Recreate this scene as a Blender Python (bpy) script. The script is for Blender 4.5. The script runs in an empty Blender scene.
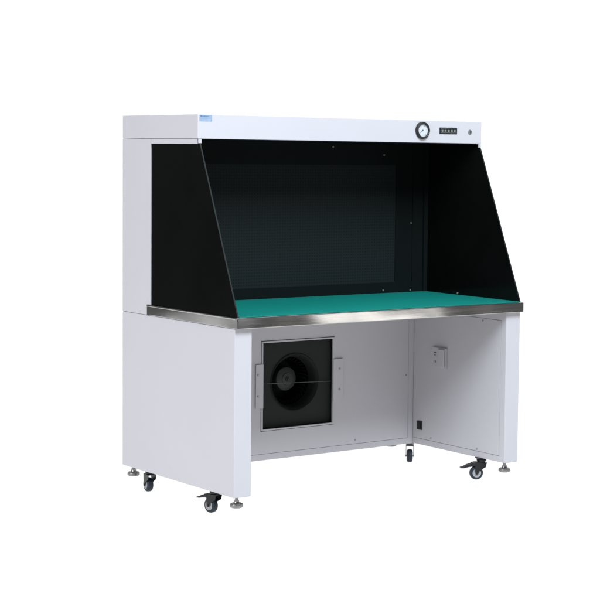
import bpy, bmesh, math, random
from mathutils import Vector, Matrix
random.seed(4)
S = bpy.context.scene
COL = S.collection

# ---------------------------------------------------------------- sizes (metres)
W, D, T = 1.5, 0.911, 0.080          # width, depth, leg thickness
ZB, ZW = 0.100, 0.775                # leg bottom, underside of worktop
ZT = 0.820                           # top of steel worktop
ZH, ZTOP = 1.523, 1.622              # underside and top of hood
YH = 0.286                           # hood front
YB = 0.661                           # lower back wall
YW = 0.667                           # front face of the rear cabinet

# ---------------------------------------------------------------- materials
def mat(name, col, rough=0.5, metal=0.0, spec=0.5):
    m = bpy.data.materials.new(name); m.use_nodes = True
    b = m.node_tree.nodes['Principled BSDF']
    b.inputs['Base Color'].default_value = (*col, 1)
    b.inputs['Roughness'].default_value = rough
    b.inputs['Metallic'].default_value = metal
    b.inputs['Specular IOR Level'].default_value = spec
    return m
def nd(m, t, **k):
    n = m.node_tree.nodes.new(t)
    for a, v in k.items():
        if a in n.inputs: n.inputs[a].default_value = v
        else: setattr(n, a, v)
    return n
def lk(m, a, b): m.node_tree.links.new(a, b)
def bsdf(m): return m.node_tree.nodes['Principled BSDF']
def add_noise(m, col, amt, scale, bump=0.0, bscale=300, rough=None, stretch=None):
    tc = nd(m, 'ShaderNodeTexCoord'); mp = nd(m, 'ShaderNodeMapping')
    lk(m, tc.outputs['Object'], mp.inputs['Vector'])
    if stretch: mp.inputs['Scale'].default_value = stretch
    n = nd(m, 'ShaderNodeTexNoise'); n.inputs['Scale'].default_value = scale; n.inputs['Detail'].default_value = 5
    lk(m, mp.outputs[0], n.inputs['Vector'])
    r = nd(m, 'ShaderNodeMapRange')
    r.inputs['From Min'].default_value = .3; r.inputs['From Max'].default_value = .7
    r.inputs['To Min'].default_value = 1-amt; r.inputs['To Max'].default_value = 1+amt
    lk(m, n.outputs['Fac'], r.inputs['Value'])
    mx = nd(m, 'ShaderNodeVectorMath', operation='SCALE'); mx.inputs[0].default_value = col
    lk(m, r.outputs[0], mx.inputs['Scale']); lk(m, mx.outputs[0], bsdf(m).inputs['Base Color'])
    if rough:
        r2 = nd(m, 'ShaderNodeMapRange'); r2.inputs['From Min'].default_value = .3; r2.inputs['From Max'].default_value = .7
        r2.inputs['To Min'].default_value = rough[0]; r2.inputs['To Max'].default_value = rough[1]
        lk(m, n.outputs['Fac'], r2.inputs['Value']); lk(m, r2.outputs[0], bsdf(m).inputs['Roughness'])
    if bump:
        n2 = nd(m, 'ShaderNodeTexNoise'); n2.inputs['Scale'].default_value = bscale; n2.inputs['Detail'].default_value = 2
        lk(m, mp.outputs[0], n2.inputs['Vector'])
        b = nd(m, 'ShaderNodeBump'); b.inputs['Strength'].default_value = bump; b.inputs['Distance'].default_value = .001
        lk(m, n2.outputs['Fac'], b.inputs['Height']); lk(m, b.outputs[0], bsdf(m).inputs['Normal'])

PC = (0.475, 0.468, 0.498)
paint = mat('white_enamel', PC, .38, 0, .4); add_noise(paint, PC, .012, 3.0, .12, 420)
steel = mat('brushed_steel', (.50, .50, .49), .22, 1.0)
add_noise(steel, (.43, .43, .425), .03, 3, .02, 30, (.09, .12), (1, 1, 40))
# gentle waviness of the folded sheet, so reflections bend a little
tcs = nd(steel, 'ShaderNodeTexCoord'); nw = nd(steel, 'ShaderNodeTexNoise'); nw.inputs['Scale'].default_value = 3.5; nw.inputs['Detail'].default_value = 0
lk(steel, tcs.outputs['Object'], nw.inputs['Vector'])
bw = nd(steel, 'ShaderNodeBump'); bw.inputs['Strength'].default_value = 1; bw.inputs['Distance'].default_value = .010
lk(steel, nw.outputs['Fac'], bw.inputs['Height'])
b0 = [n for n in steel.node_tree.nodes if n.type == 'BUMP' and n != bw][0]
lk(steel, bw.outputs[0], b0.inputs['Normal'])
mat_g = (0.0003, .176, .146)
green = mat('green_rubber', mat_g, .55, 0, .25); add_noise(green, mat_g, .03, 8, .1, 500)
glass = mat('smoked_acrylic', (.0026, .0028, .0027), .10, 0, .085); add_noise(glass, (.0028, .0030, .0029), .35, 2.2)
gedge = mat('acrylic_edge', (.018, .022, .022), .35, 0, .2)
dark = mat('dark_inner_panel', (.0056, .0076, .0078), .45, 0, .07)
blackp = mat('black_plastic', (.012, .013, .014), .45, 0, .35)
blackm = mat('black_metal', (.009, .0095, .010), .38, .0, .35)
housing = mat('blower_sheet', (.021, .024, .023), .7, 0, .15)
impm = mat('impeller_black', (.009, .0105, .0105), .6, 0, .1)
ringm = mat('inlet_black', (.011, .0125, .012), .6, 0, .15)
hubm = mat('blower_hub', (.032, .036, .035), .5, 0, .3)
wire = mat('wire', (.085, .09, .09), .5, .3)
zinc = mat('zinc', (.27, .27, .26), .35, .9); add_noise(zinc, (.27, .27, .26), .12, 60, .2, 200)
tyre = mat('blue_grey_rubber', (.013, .025, .038), .5, 0, .35); add_noise(tyre, (.014, .023, .033), .15, 80, .2, 400)
rim = mat('grey_plastic_rim', (.33, .335, .35), .4, 0, .5)
screwm = mat('screw_steel', (.30, .30, .31), .35, .7)
sock = mat('socket_plastic', (.46, .455, .48), .35, 0, .5)
dial = mat('dial_white', (.52, .545, .57), .4, 0, .3)
ink = mat('ink', (.05, .05, .06), .6)
stick = mat('sticker_blue', (.23, .31, .43), .45, 0, .3); add_noise(stick, (.23, .31, .43), .12, 90)
stickd = mat('sticker_print', (.06, .16, .34), .5)
stickl = mat('sticker_print_pale', (.33, .40, .50), .5)
led = mat('button_grey', (.17, .18, .18), .4)
shadow_gap = mat('gap', (.05, .05, .055), .8)

# perforated diffuser plate: fine grid of round holes
perf = mat('perforated_plate', (.034, .046, .050), .5, 0, .12)
tc = nd(perf, 'ShaderNodeTexCoord'); sp = nd(perf, 'ShaderNodeSeparateXYZ'); lk(perf, tc.outputs['Object'], sp.inputs[0])
PITCH = .0135
def cell(sock_):
    d = nd(perf, 'ShaderNodeMath', operation='DIVIDE'); lk(perf, sock_, d.inputs[0]); d.inputs[1].default_value = PITCH
    f = nd(perf, 'ShaderNodeMath', operation='FRACT'); lk(perf, d.outputs[0], f.inputs[0])
    s = nd(perf, 'ShaderNodeMath', operation='SUBTRACT'); lk(perf, f.outputs[0], s.inputs[0]); s.inputs[1].default_value = .5
    p = nd(perf, 'ShaderNodeMath', operation='MULTIPLY'); lk(perf, s.outputs[0], p.inputs[0]); lk(perf, s.outputs[0], p.inputs[1])
    return p.outputs[0]
ad = nd(perf, 'ShaderNodeMath', operation='ADD'); lk(perf, cell(sp.outputs['X']), ad.inputs[0]); lk(perf, cell(sp.outputs['Z']), ad.inputs[1])
lt = nd(perf, 'ShaderNodeMapRange'); lk(perf, ad.outputs[0], lt.inputs['Value'])
lt.inputs['From Min'].default_value = .055; lt.inputs['From Max'].default_value = .085
mixp = nd(perf, 'ShaderNodeMix', data_type='RGBA'); lk(perf, lt.outputs[0], mixp.inputs['Factor'])
mixp.inputs['A'].default_value = (.0066, .0090, .0094, 1); mixp.inputs['B'].default_value = (.0105, .0145, .0150, 1)
lk(perf, mixp.outputs['Result'], bsdf(perf).inputs['Base Color'])
bp_ = nd(perf, 'ShaderNodeBump'); bp_.inputs['Strength'].default_value = .5; bp_.inputs['Distance'].default_value = .001
lk(perf, lt.outputs[0], bp_.inputs['Height']); lk(perf, bp_.outputs[0], bsdf(perf).inputs['Normal'])

# made-up translucent floor: bright world below glows through, so no shadows show
floorm = mat('backlit_white_floor', (.92, .92, .92), .75, 0, .1)
tr = nd(floorm, 'ShaderNodeBsdfTranslucent'); tr.inputs['Color'].default_value = (.95, .95, .95, 1)
mxs = nd(floorm, 'ShaderNodeMixShader'); mxs.inputs[0].default_value = .85
lk(floorm, bsdf(floorm).outputs[0], mxs.inputs[1]); lk(floorm, tr.outputs[0], mxs.inputs[2])
lk(floorm, mxs.outputs[0], floorm.node_tree.nodes['Material Output'].inputs['Surface'])

# ---------------------------------------------------------------- mesh helpers
def box(bm, x0, x1, y0, y1, z0, z1, bev=0.0, seg=2):
    g = bmesh.new(); bmesh.ops.create_cube(g, size=1)
    for v in g.verts:
        v.co = Vector(((x0+x1)/2 + v.co.x*(x1-x0), (y0+y1)/2 + v.co.y*(y1-y0), (z0+z1)/2 + v.co.z*(z1-z0)))
    if bev: bmesh.ops.bevel(g, geom=list(g.edges), offset=bev, segments=seg, profile=.5, affect='EDGES')
    merge(bm, g)
def merge(bm, g, M=None):
    if M is not None: g.transform(M)
    me = bpy.data.meshes.new('tmp'); g.to_mesh(me); g.free(); bm.from_mesh(me); bpy.data.meshes.remove(me)
def basis(axis):
    a = Vector(axis).normalized()
    return a.to_track_quat('Z', 'Y').to_matrix().to_4x4()
def cyl(bm, c, axis, r, h, n=32, bev=0.0, r2=None):
    g = bmesh.new()
    bmesh.ops.create_cone(g, cap_ends=True, segments=n, radius1=r, radius2=r if r2 is None else r2, depth=h)
    if bev:
        ed = [e for e in g.edges if len(e.link_faces) == 2 and any(len(f.verts) > 4 for f in e.link_faces)]
        bmesh.ops.bevel(g, geom=ed, offset=bev, segments=3, profile=.5, affect='EDGES')
    merge(bm, g, Matrix.Translation(Vector(c)) @ basis(axis))
def lathe(bm, c, axis, prof, n=48, closed=True):
    """prof: (radius, height) pairs revolved about axis"""
    g = bmesh.new(); rings = []
    for r, h in prof:
        rings.append([g.verts.new((r*math.cos(2*math.pi*i/n), r*math.sin(2*math.pi*i/n), h)) for i in range(n)])
    m = len(prof)
    for k in range(m if closed else m-1):
        a, b = rings[k], rings[(k+1) % m]
        for i in range(n): g.faces.new((a[i], a[(i+1) % n], b[(i+1) % n], b[i]))
    bmesh.ops.recalc_face_normals(g, faces=list(g.faces))
    merge(bm, g, Matrix.Translation(Vector(c)) @ basis(axis))
def prism_x(bm, pts, x0, x1, bev=0.0):
    g = bmesh.new()
    a = [g.verts.new((x0, y, z)) for y, z in pts]; b = [g.verts.new((x1, y, z)) for y, z in pts]
    n = len(pts); g.faces.new(a); g.faces.new(b[::-1])
    for i in range(n): g.faces.new((a[i], b[i], b[(i+1) % n], a[(i+1) % n]))
    bmesh.ops.recalc_face_normals(g, faces=list(g.faces))
    if bev: bmesh.ops.bevel(g, geom=list(g.edges), offset=bev, segments=1, affect='EDGES')
    merge(bm, g)
def obj(name, bm, m, parent=None, smooth=True, loc=None):
    me = bpy.data.meshes.new(name)
    bmesh.ops.recalc_face_normals(bm, faces=list(bm.faces))
    bm.to_mesh(me); bm.free()
    for mm in (m if isinstance(m, (list, tuple)) else [m]): me.materials.append(mm)
    if smooth:
        me.shade_auto_smooth(angle=math.radians(35)) if hasattr(me, 'shade_auto_smooth') else None
        me.polygons.foreach_set('use_smooth', [True]*len(me.polygons))
        me.set_sharp_from_angle(angle=math.radians(35))
    o = bpy.data.objects.new(name, me); COL.objects.link(o)
    if parent is not None: o.parent = parent
    if smooth:
        wn = o.modifiers.new('weighted_normals', 'WEIGHTED_NORMAL'); wn.keep_sharp = True; wn.weight = 100
    if loc: o.location = loc
    return o
def B(): return bmesh.new()
def one(name, m, parent, *a, **k):
    b = B(); box(b, *a, **k); return obj(name, b, m, parent)

# ---------------------------------------------------------------- the floor it stands on
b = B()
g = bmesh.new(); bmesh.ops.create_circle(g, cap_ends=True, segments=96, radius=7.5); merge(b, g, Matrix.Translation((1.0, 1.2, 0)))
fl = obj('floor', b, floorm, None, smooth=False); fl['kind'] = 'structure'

# ---------------------------------------------------------------- the bench
root = bpy.data.objects.new('clean_bench', None); COL.objects.link(root)
root.empty_display_size = .2
root['label'] = 'white laminar flow clean bench with green work surface, smoked side panels and black casters'
root['category'] = 'workbench'

# hollow sheet metal side legs
leg_l = one('side_leg', paint, root, 0, T, 0, D, ZB, ZW, bev=.003)
IN = W - T                                   # inner face of the right leg
b = B(); box(b, IN+.004, W, 0, D, ZB, ZW, bev=.003)
# return flanges framing the access panel on its inner face
F = IN; y0, y1, z0, z1 = .036, YB+.001, .130, .738; gp = .0015
box(b, F, F+.0045, 0.0015, y0-gp, ZB+.0015, ZW-.0015)
box(b, F, F+.0045, y0-gp, y1, ZB+.0015, z0-gp)
box(b, F, F+.0045, y0-gp, y1, z1+gp, ZW-.0015)
leg_r = obj('side_leg', b, paint, root)
ap = one('access_panel', paint, leg_r, F-.0005, F+.0035, y0, y1-gp, z0, z1, bev=.0008)
for (yy, zz) in ((.522, .143), (.188, .140), (.50, .727), (.16, .727)):
    b = B(); cyl(b, (F-.001, yy, zz), (1, 0, 0), .0045, .003, 16, .0008); obj('screw', b, screwm, ap)

# lower rear cabinet with an opening for the blower
OX0, OX1, OZ0, OZ1 = .556, .957, .229, .636
PX1, PZ0 = 1.388, .127
b = B()
th = .004
box(b, T, OX0, YB, YB+th, PZ0+.0015, ZW)                     # left of opening
box(b, OX1, PX1, YB, YB+th, PZ0+.0015, ZW)                   # right of opening
box(b, OX0, OX1, YB, YB+th, OZ1, ZW)
box(b, OX0, OX1, YB, YB+th, PZ0+.0015, OZ0)
obj_back = obj('back_panel', b, paint, root, smooth=False)
b = B()
box(b, PX1+.0015, IN-.001, YB, YB+th, ZB, ZW)
box(b, T, PX1+.0015, YB, YB+th, ZB, PZ0)
box(b, T, PX1+.0025, YB+.010, YB+.013, ZB+.002, OZ0-.02)     # sheet behind the seam
box(b, PX1-.05, IN, YB+.010, YB+.013, ZB+.002, ZW-.002)
box(b, T, IN, D-.004, D, ZB, ZW)                             # rear skin
box(b, T, IN, YB+th, D-.004, ZB, ZB+.002)                    # base skin
obj('rear_cabinet', b, paint, root, smooth=False)
for (xx, zz) in ((1.375, .429), (1.08, .146), (1.375, .70), (.12, .18)):
    b = B(); cyl(b, (xx, YB-.001, zz), (0, 1, 0), .004, .003, 16, .0008); obj('screw', b, screwm, obj_back)

# blower opening
b = B()
fx0, fx1, fz0, fz1 = .5585, .9545, .2315, .6335; fw = .0075
iy0, iy1 = YB-.004, YB+.006
box(b, fx0, fx0+fw, iy0, iy1, fz0, fz1, bev=.001)
box(b, fx1-fw, fx1, iy0, iy1, fz0, fz1, bev=.001)
box(b, fx0+fw, fx1-fw, iy0, iy1, fz1-fw, fz1, bev=.001)
box(b, fx0+fw, fx1-fw, iy0, iy1, fz0, fz0+fw, bev=.001)
frame = obj('filter_frame', b, paint, root)
for (bx0, bx1, sx) in ((.526, .5655, .537), (.9475, 1.003, .982)):
    br = one('bracket', paint, frame, bx0, bx1, YB-.0075, YB-.0045, .335, .532, bev=.001)
    for sz in (.39, .485):
        bb = B(); cyl(bb, (sx, YB-.0085, sz), (0, 1, 0), .0052, .003, 16, .0008)
        s = obj('screw', bb, screwm, frame)

fan_c = Vector((.752, 0, .438))
b = B()   # scroll housing: box walls behind the opening
hy = YB+.022
box(b, .552, .556, YB+.006, YB+.20, .225, .64); box(b, .957, .961, YB+.006, YB+.20, .225, .64)
box(b, .556, .957, YB+.006, YB+.20, .225, .2285); box(b, .556, .957, YB+.006, YB+.20, .6365, .64)
box(b, .556, .957, YB+.196, YB+.20, .2285, .6365)
fan = obj('blower', b, housing, root, smooth=False)
b = B()   # inlet plate with a round mouth
g = bmesh.new(); n = 64; R = .128
circ = [g.verts.new((fan_c.x+R*math.cos(2*math.pi*i/n), hy, fan_c.z+R*math.sin(2*math.pi*i/n))) for i in range(n)]
def sq(i):
    a = 2*math.pi*i/n; c, s = math.cos(a), math.sin(a); k = 1/max(abs(c), abs(s))
    return (min(max(fan_c.x+c*k*.2, .5565), .9565), hy, min(max(fan_c.z+s*k*.2, .229), .636))
out = [g.verts.new(sq(i)) for i in range(n)]
for i in range(n): g.faces.new((circ[i], circ[(i+1) % n], out[(i+1) % n], out[i]))
merge(b, g)
obj('inlet_plate', b, housing, fan, smooth=False)
b = B()
lathe(b, (fan_c.x, hy, fan_c.z), (0, 1, 0), [(R+.004, -.002), (R+.001, -.005), (R-.004, 0), (R-.014, .014), (R-.018, .05), (R-.016, .05), (R-.010, .014), (R, .003)], 64)
obj('inlet_ring', b, ringm, fan)
b = B()   # impeller blades
for i in range(36):
    a = 2*math.pi*i/36
    g = bmesh.new(); bmesh.ops.create_cube(g, size=1)
    for v in g.verts: v.co = Vector((v.co.x*.0015, v.co.y*.10, v.co.z*.03))
    M = Matrix.Translation((fan_c.x, hy+.105, fan_c.z)) @ Matrix.Rotation(a, 4, 'Y') @ Matrix.Translation((0, 0, .105)) @ Matrix.Rotation(.6, 4, 'Y')
    merge(b, g, M)
lathe(b, (fan_c.x, hy+.156, fan_c.z), (0, 1, 0), [(.05, 0), (.125, 0), (.125, .003), (.05, .003)], 64)
obj('impeller', b, impm, fan)
b = B()
hc = (fan_c.x, hy+.070, fan_c.z+.006)
lathe(b, hc, (0, -1, 0), [(.0001, .020), (.012, .020), (.013, .016), (.028, .014), (.030, .011), (.040, .009), (.053, .002), (.056, -.01), (.056, -.09), (.0001, -.09)], 64, closed=False)
hub = obj('motor_hub', b, hubm, fan)
b = B(); cyl(b, (hc[0], hc[1]-.022, hc[2]), (0, 1, 0), .008, .006, 24, .001); obj('shaft_cap', b, blackp, fan)
b = B()   # wire across the opening
cyl(b, (.7565, YB+.010, .4355), (1, 0, -.035), .0013, .396, 12)
obj('guard_wire', b, wire, fan)

# steel worktop
YWB = .694
b = B(); box(b, -.002, W+.002, -.022, YWB-.02, ZW+.0005, ZT, bev=.0035, seg=3)
wt = obj('worktop', b, steel, root)
b = B(); box(b, -.0035, .010, -.006, YWB, ZT-.008, ZT+.0005, bev=.0015)
box(b, -.002, .010, YWB-.021, YWB, ZW+.0005, ZT-.0085)
obj('edge_trim', b, steel, wt)
b = B(); box(b, .0115, W-.0165, -.016, .6598, ZT+.0006, ZT+.0035, bev=.001)
obj('work_mat', b, green, root)

# rear cabinet above the worktop
b = B()
box(b, 0, W, YWB+.0005, D, ZW+.0008, ZH-.0010, bev=.002)
box(b, 0, .0205, YW, YWB+.001, ZT+.001, ZH-.0014)
box(b, W-.0205, W, YW, YWB+.001, ZT+.001, ZH-.0014)
col = obj('air_plenum', b, paint, root)
# rails above the side panels
for x0, x1 in ((0, .0035), (W-.0035, W)):
    one('side_rail', paint, root, x0, x1, YH+.006, YW-.0005, 1.502, ZH-.0012, bev=.001)

# hood
hood = one('hood', paint, root, 0, W, YH, D, ZH, ZTOP, bev=.0025)
one('hood_liner', dark, hood, .021, W-.021, YH+.012, YW-.002, ZH-.004, ZH-.0005)

# inner back wall of the working chamber
PFX0, PFX1, PFZ0, PFZ1 = .19, 1.300, .872, 1.418
b = B()
ya, yb_ = .6605, .6665
box(b, .0100, W-.0155, ya, yb_, ZT+.001, PFZ0); box(b, .0100, W-.0155, ya, yb_, PFZ1, ZH-.005)
box(b, .0100, PFX0, ya, yb_, PFZ0, PFZ1)
box(b, PFX1, 1.400, ya, yb_, PFZ0, PFZ1)
box(b, 1.402, W-.0155, ya, yb_, PFZ0, PFZ1)
cb = obj('chamber_back', b, dark, root, smooth=False)
one('perforated_plate', perf, cb, PFX0, PFX1, ya+.0028, yb_, PFZ0, PFZ1)
one('corner_trim', dark, cb, 1.401, 1.4615, ya-.003, ya-.0003, ZT+.0045, ZH-.0055, bev=.001)
one('corner_post', dark, cb, 1.462, 1.4848, .648, .6602, ZT+.0045, ZH-.0055, bev=.001)
for (xx, zz) in ((1.228, 1.466), (.937, 1.500), (1.392, 1.148), (1.392, .832), (1.232, .836)):
    b = B(); cyl(b, (xx, ya-.0015, zz), (0, 1, 0), .0042, .003, 16, .0008); obj('screw', b, screwm, cb)

# smoked side panels with their slanted front edge
ptsg = [(YW-.001, ZT+.001), (-.012, ZT+.001), (YH-.008, 1.502), (YH-.004, ZH-.002), (YW-.001, ZH-.002)]
for x0 in (.0040, W-.0150):
    b = B(); prism_x(b, ptsg, x0, x0+.005); sg = obj('side_panel', b, glass, root, smooth=False)
    # polished edge of the sheet
    v = Vector((0, YH-.008+.012, 1.502-(ZT+.001)))
    b = B(); g = bmesh.new(); bmesh.ops.create_cube(g, size=1)
    L = v.length
    for q in g.verts: q.co = Vector((q.co.x*.0052, q.co.y*.0016, q.co.z*L))
    ang = math.atan2(v.y, v.z)
    merge(b, g, Matrix.Translation((x0+.0025, (-.012+YH-.008)/2-.0012, (ZT+.001+1.502)/2)) @ Matrix.Rotation(-ang, 4, 'X'))
    obj('panel_edge', b, gedge, sg, smooth=False)
    b = B(); cl = x0-.001 if x0 < 1 else x0-.001
    box(b, cl, cl+.010, YH-.0075, YH+.004, 1.505, ZH-.0003, bev=.001)
    obj('panel_clip', b, paint, sg)
for yy in (.42,):
    b = B(); cyl(b, (W-.0168, yy, ZT+.010), (1, 0, 0), .005, .004, 16, .001); obj('screw', b, screwm, sg)

# gauge, controls and sticker on the hood
gy = YH
b = B(); gc = (1.154, gy, 1.577)
lathe(b, gc, (0, -1, 0), [(.0285, .001), (.0285, .012), (.031, .014), (.036, .012), (.038, .006), (.038, .0002)], 64)
gauge = obj('pressure_gauge', b, blackp, root)
b = B(); cyl(b, (gc[0], gy-.003, gc[2]), (0, 1, 0), .0288, .0045, 48); dl = obj('dial', b, dial, gauge)
b = B()
for i in range(11):
    a = math.radians(225-27*i); r0, r1 = (.020, .0255) if i % 2 == 0 else (.022, .0255)
    g = bmesh.new(); bmesh.ops.create_cube(g, size=1)
    for q in g.verts: q.co = Vector((q.co.x*(r1-r0), q.co.y*.0004, q.co.z*.0011))
    merge(b, g, Matrix.Translation((gc[0], gy-.0055, gc[2])) @ Matrix.Rotation(-a, 4, 'Y') @ Matrix.Translation(((r0+r1)/2, 0, 0)))
obj('scale_mark', b, ink, gauge)
b = B()
g = bmesh.new(); bmesh.ops.create_cube(g, size=1)
for q in g.verts: q.co = Vector((q.co.x*.024, q.co.y*.0004, q.co.z*.0012))
merge(b, g, Matrix.Translation((gc[0], gy-.006, gc[2])) @ Matrix.Rotation(-math.radians(212), 4, 'Y') @ Matrix.Translation((.008, 0, 0)))
cyl(b, (gc[0], gy-.006, gc[2]), (0, 1, 0), .003, .0015, 16)
obj('needle', b, ink, gauge)

cp = one('control_panel', blackp, root, 1.253, 1.354, gy-.003, gy-.0002, 1.564, 1.592, bev=.0008)
for i in range(5):
    x = 1.268+i*.0178
    b = B(); box(b, x-.0052, x+.0052, gy-.0042, gy-.0031, 1.5735, 1.5815, bev=.0004)
    obj('button', b, led, cp)
b = B(); box(b, 1.258, 1.349, gy-.0036, gy-.0031, 1.5855, 1.5867); box(b, 1.258, 1.349, gy-.0036, gy-.0031, 1.5685, 1.5695)
obj('printed_line', b, led, cp)
b = B(); lathe(b, (1.430, gy, 1.574), (0, -1, 0), [(.0001, .005), (.006, .005), (.0065, .0035), (.010, .003), (.011, .0003)], 32, closed=False)
lockp = obj('key_lock', b, screwm, root)
one('key_slot', blackp, lockp, 1.429, 1.431, gy-.0056, gy-.0049, 1.570, 1.578)

st = one('sticker', stick, root, .007, .066, gy-.0006, gy-.0001, 1.5935, 1.6195)
b = B()
for x0, x1, zz, h in ((.011, .020, 1.6145, .0045), (.024, .0275, 1.6145, .003), (.029, .034, 1.6145, .0035), (.036, .041, 1.6145, .003), (.044, .049, 1.6145, .0030)):
    box(b, x0, x1, gy-.0011, gy-.0007, zz-h/2, zz+h/2)
obj('printed_mark', b, stickd, st, smooth=False)
b = B()
for zz in (1.6075, 1.6025, 1.5975): box(b, .011, .060-.006*(zz < 1.6), gy-.0011, gy-.0007, zz-.0008, zz+.0008)
obj('printed_line', b, stickl, st, smooth=False)

# socket and switch on the inner face of the right leg
SX = F-.0005
so = one('power_socket', sock, root, SX-.014, SX, .408, .508, .482, .576, bev=.002)
for yy, hh in ((.433, .06),):
    one('socket_cover', sock, so, SX-.022, SX-.0142, .412, .455, .487, .571, bev=.004)
for dy, dz, w_, h_ in ((.483, .553, .016, .004), (.483, .540, .010, .004), (.477, .510, .003, .010), (.489, .510, .003, .010)):
    b = B(); box(b, SX-.0146, SX-.0141, dy-w_/2, dy+w_/2, dz-h_/2, dz+h_/2)
    obj('socket_slot', b, ink, so, smooth=False)
sw = one('rocker_switch', blackp, root, SX-.005, SX, .588, .624, .172, .213, bev=.0015)
one('switch_key', blackp, sw, SX-.010, SX-.0052, .597, .615, .180, .205, bev=.002)

# levelling feet
def make_foot(x, y):
    b = B()
    lathe(b, (x, y, 0), (0, 0, 1), [(.0001, .052), (.020, .052), (.026, .055), (.0275, .060), (.026, .067), (.021, .0705), (.012, .072), (.010, .078), (.0001, .078)], 40, closed=False)
    f = obj('levelling_foot', b, zinc, root)
    b = B(); cyl(b, (x, y, .089), (0, 0, 1), .0065, .026, 20); cyl(b, (x, y, .0805), (0, 0, 1), .0105, .006, 6, .0008)
    obj('threaded_stem', b, zinc, f)
for x, y in ((.040, .044), (.040, .882), (1.460, .042), (1.452, .872)): make_foot(x, y)

# casters: local frame, swivel axis at origin, wheel trails along +Y
WR, WC, TR = .031, .031, .024
def make_caster(brake, forkmat):
    b = B()
    box(b, -.026, .026, -.026, .026, .0955, .0995, bev=.0015)
    lathe(b, (0, 0, 0), (0, 0, 1), [(.0001, .0955), (.021, .0955), (.023, .090), (.021, .084), (.014, .080), (.0001, .080)], 32, closed=False)
    box(b, -.0185, .0185, -.016, .030, .0765, .0805, bev=.0015)
    for s in (-1, 1):   # fork cheek: tapering plate down to the axle
        x0 = s*.0165
        g = bmesh.new(); prof = [(-.022, .080), (.034, .080), (.034, .070), (TR+.008, WC+.010), (TR+.006, WC-.004), (TR, WC-.007), (TR-.006, WC-.004), (TR-.012, WC+.012), (-.016, .058)]
        prism_x(b, prof, min(x0, x0+s*.0025), max(x0, x0+s*.0025), .0005); g.free()
    c = obj('caster', b, forkmat, root)
    b = B()
    lathe(b, (0, TR, WC), (1, 0, 0), [(.0175, -.0125), (WR-.006, -.0135), (WR-.0015, -.010), (WR, -.005), (WR, .005), (WR-.0015, .010), (WR-.006, .0135), (.0175, .0125)], 56)
    t = obj('tyre', b, tyre, c)
    b = B()
    lathe(b, (0, TR, WC), (1, 0, 0), [(.0185, -.0130), (.0195, .0142), (.0165, .0148), (.0145, .0115), (.0085, .0115), (.0075, .0150), (.0001, .0150)], 40, closed=False)
    lathe(b, (0, TR, WC), (-1, 0, 0), [(.0185, -.0130), (.0195, .0142), (.0165, .0148), (.0145, .0115), (.0085, .0115), (.0075, .0150), (.0001, .0150)], 40, closed=False)
    obj('rim', b, rim, c)
    b = B(); cyl(b, (0, TR, WC), (1, 0, 0), .0045, .043, 16, .001); obj('axle_bolt', b, forkmat, c)
    if brake:
        b = B()
        prism_x(b, [(.026, .074), (.052, .074), (.068, .069), (.084, .061), (.098, .058), (.100, .0545), (.084, .054), (.066, .058), (.052, .060), (.030, .062)], -.0145, .0145, .002)
        prism_x(b, [(.030, .079), (.046, .078), (.052, .066), (.030, .064)], -.021, .021, .002)
        obj('brake_pedal', b, blackp, c)
    return c
def put(c, wx, wy, tail):
    a = math.atan2(-tail[0], tail[1])      # rotate +Y onto tail
    L = math.hypot(*tail)
    c.location = (wx-tail[0]/L*TR, wy-tail[1]/L*TR, 0); c.rotation_euler = (0, 0, a)
def copy_part(c):
    n = c.copy(); COL.objects.link(n); n.parent = root
    for ch in c.children:
        k = ch.copy(); COL.objects.link(k); k.parent = n
    return n
cb1 = make_caster(True, blackm); cb2 = copy_part(cb1)
put(cb1, .037, .232, (-.21, .975)); put(cb2, 1.415, .185, (-.882, .463))
cp1 = make_caster(False, blackm); cp1_ = put(cp1, .047, .765, (.135, .99))
cp2 = make_caster(False, screwm); put(cp2, 1.438, .705, (-.62, -.78))

# ---------------------------------------------------------------- world: white backdrop round the view, dim studio elsewhere
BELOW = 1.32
w = bpy.data.worlds.new('World'); S.world = w; w.use_nodes = True
nt = w.node_tree; bg = nt.nodes['Background']
tcw = nt.nodes.new('ShaderNodeTexCoord'); dp = nt.nodes.new('ShaderNodeVectorMath'); dp.operation = 'DOT_PRODUCT'
nt.links.new(tcw.outputs['Generated'], dp.inputs[0]); dp.inputs[1].default_value = Vector((.61, .79, 0)).normalized()
cr = nt.nodes.new('ShaderNodeMapRange'); cr.interpolation_type = 'SMOOTHSTEP'
cr.inputs['From Min'].default_value = .50; cr.inputs['From Max'].default_value = .74
cr.inputs['To Min'].default_value = .12; cr.inputs['To Max'].default_value = 1.15
nt.links.new(dp.outputs['Value'], cr.inputs['Value']); 
# added world brightness below the horizon, makes the floor sheet glow white
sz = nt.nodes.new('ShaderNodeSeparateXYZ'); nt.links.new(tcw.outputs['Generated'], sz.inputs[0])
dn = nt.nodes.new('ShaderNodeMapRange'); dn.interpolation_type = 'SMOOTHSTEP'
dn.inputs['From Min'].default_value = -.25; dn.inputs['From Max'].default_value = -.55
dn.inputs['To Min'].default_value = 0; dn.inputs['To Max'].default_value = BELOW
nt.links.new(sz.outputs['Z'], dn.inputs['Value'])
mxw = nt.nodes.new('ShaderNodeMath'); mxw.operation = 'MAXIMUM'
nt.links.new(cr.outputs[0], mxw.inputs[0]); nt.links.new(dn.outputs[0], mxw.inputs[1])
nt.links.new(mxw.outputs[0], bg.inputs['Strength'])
bg.inputs['Color'].default_value = (1, 1, 1, 1)

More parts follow.
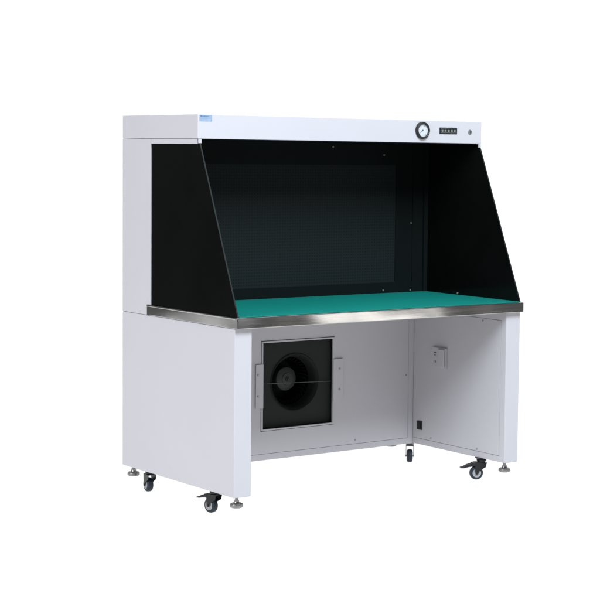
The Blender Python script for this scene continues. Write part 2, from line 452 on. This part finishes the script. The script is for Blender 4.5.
# ---------------------------------------------------------------- studio lamps, plus added fill and streak lamps
def area(name, loc, target, sx, sy, power, col=(1, 1, 1), roll=0):
    l = bpy.data.lights.new(name, 'AREA'); l.shape = 'RECTANGLE'; l.size = sx; l.size_y = sy; l.energy = power; l.color = col
    o = bpy.data.objects.new(name, l); COL.objects.link(o); o.location = loc
    q = (Vector(target)-Vector(loc)).to_track_quat('-Z', 'Y')
    o.rotation_euler = (q @ Matrix.Rotation(roll, 3, 'Z').to_quaternion()).to_euler()
    return o
area('overhead_fill_lamp', (1.0, 1.5, 6.0), (1.0, 1.5, 0), 9, 9, 250)  # added fill to lift the mat and the floor
area('front_softbox', (-.2, -4.2, 5.6), (.7, 0, 1.0), 2.6, 2.6, 695, (.83, .925, 1))
area('side_softbox', (-6, -.5, 2.8), (0, .4, .8), 3.2, 3.2, 325, (.94, .955, 1))
area('steel_streak_lamp', (3.42, -3.65, .40), (.68, 0, .8), .20, 1.6, 2.7, (1, .96, .92), roll=1.0)  # added to put a bright streak on the steel front edge
area('thin_steel_streak_lamp', (3.86, -3.65, .46), (.92, 0, .8), .07, 1.4, .8, (1, .96, .92), roll=1.0)  # added for a second, thinner streak beside it

# ---------------------------------------------------------------- camera (matched to the photograph)
cd = bpy.data.cameras.new('camera'); cam = bpy.data.objects.new('camera', cd); COL.objects.link(cam)
yaw, pitch, rl = -0.6587, -0.0761, 0.0126
f = Vector((0.61029842, 0.78851652, -0.07601011)); r = Vector((0.7913288, -0.61126111, 0.01259354)); u = Vector((0.03653181, 0.06783481, 0.99702751))
M = Matrix((r, u, -f)).transposed().to_4x4(); M.translation = Vector((-3.67942609, -5.80492732, 1.47300209))
cam.matrix_world = M
cd.sensor_width = 36; cd.lens = 1745.71/600*36; cd.shift_x = -98.81/600; cd.shift_y = -13.24/600
cd.clip_start = .05; cd.clip_end = 500
S.camera = cam
S.view_settings.view_transform = 'Standard'; S.view_settings.look = 'None'; S.view_settings.exposure = 0; S.view_settings.gamma = 1
S.render.engine = 'CYCLES'
S.cycles.max_bounces = 10
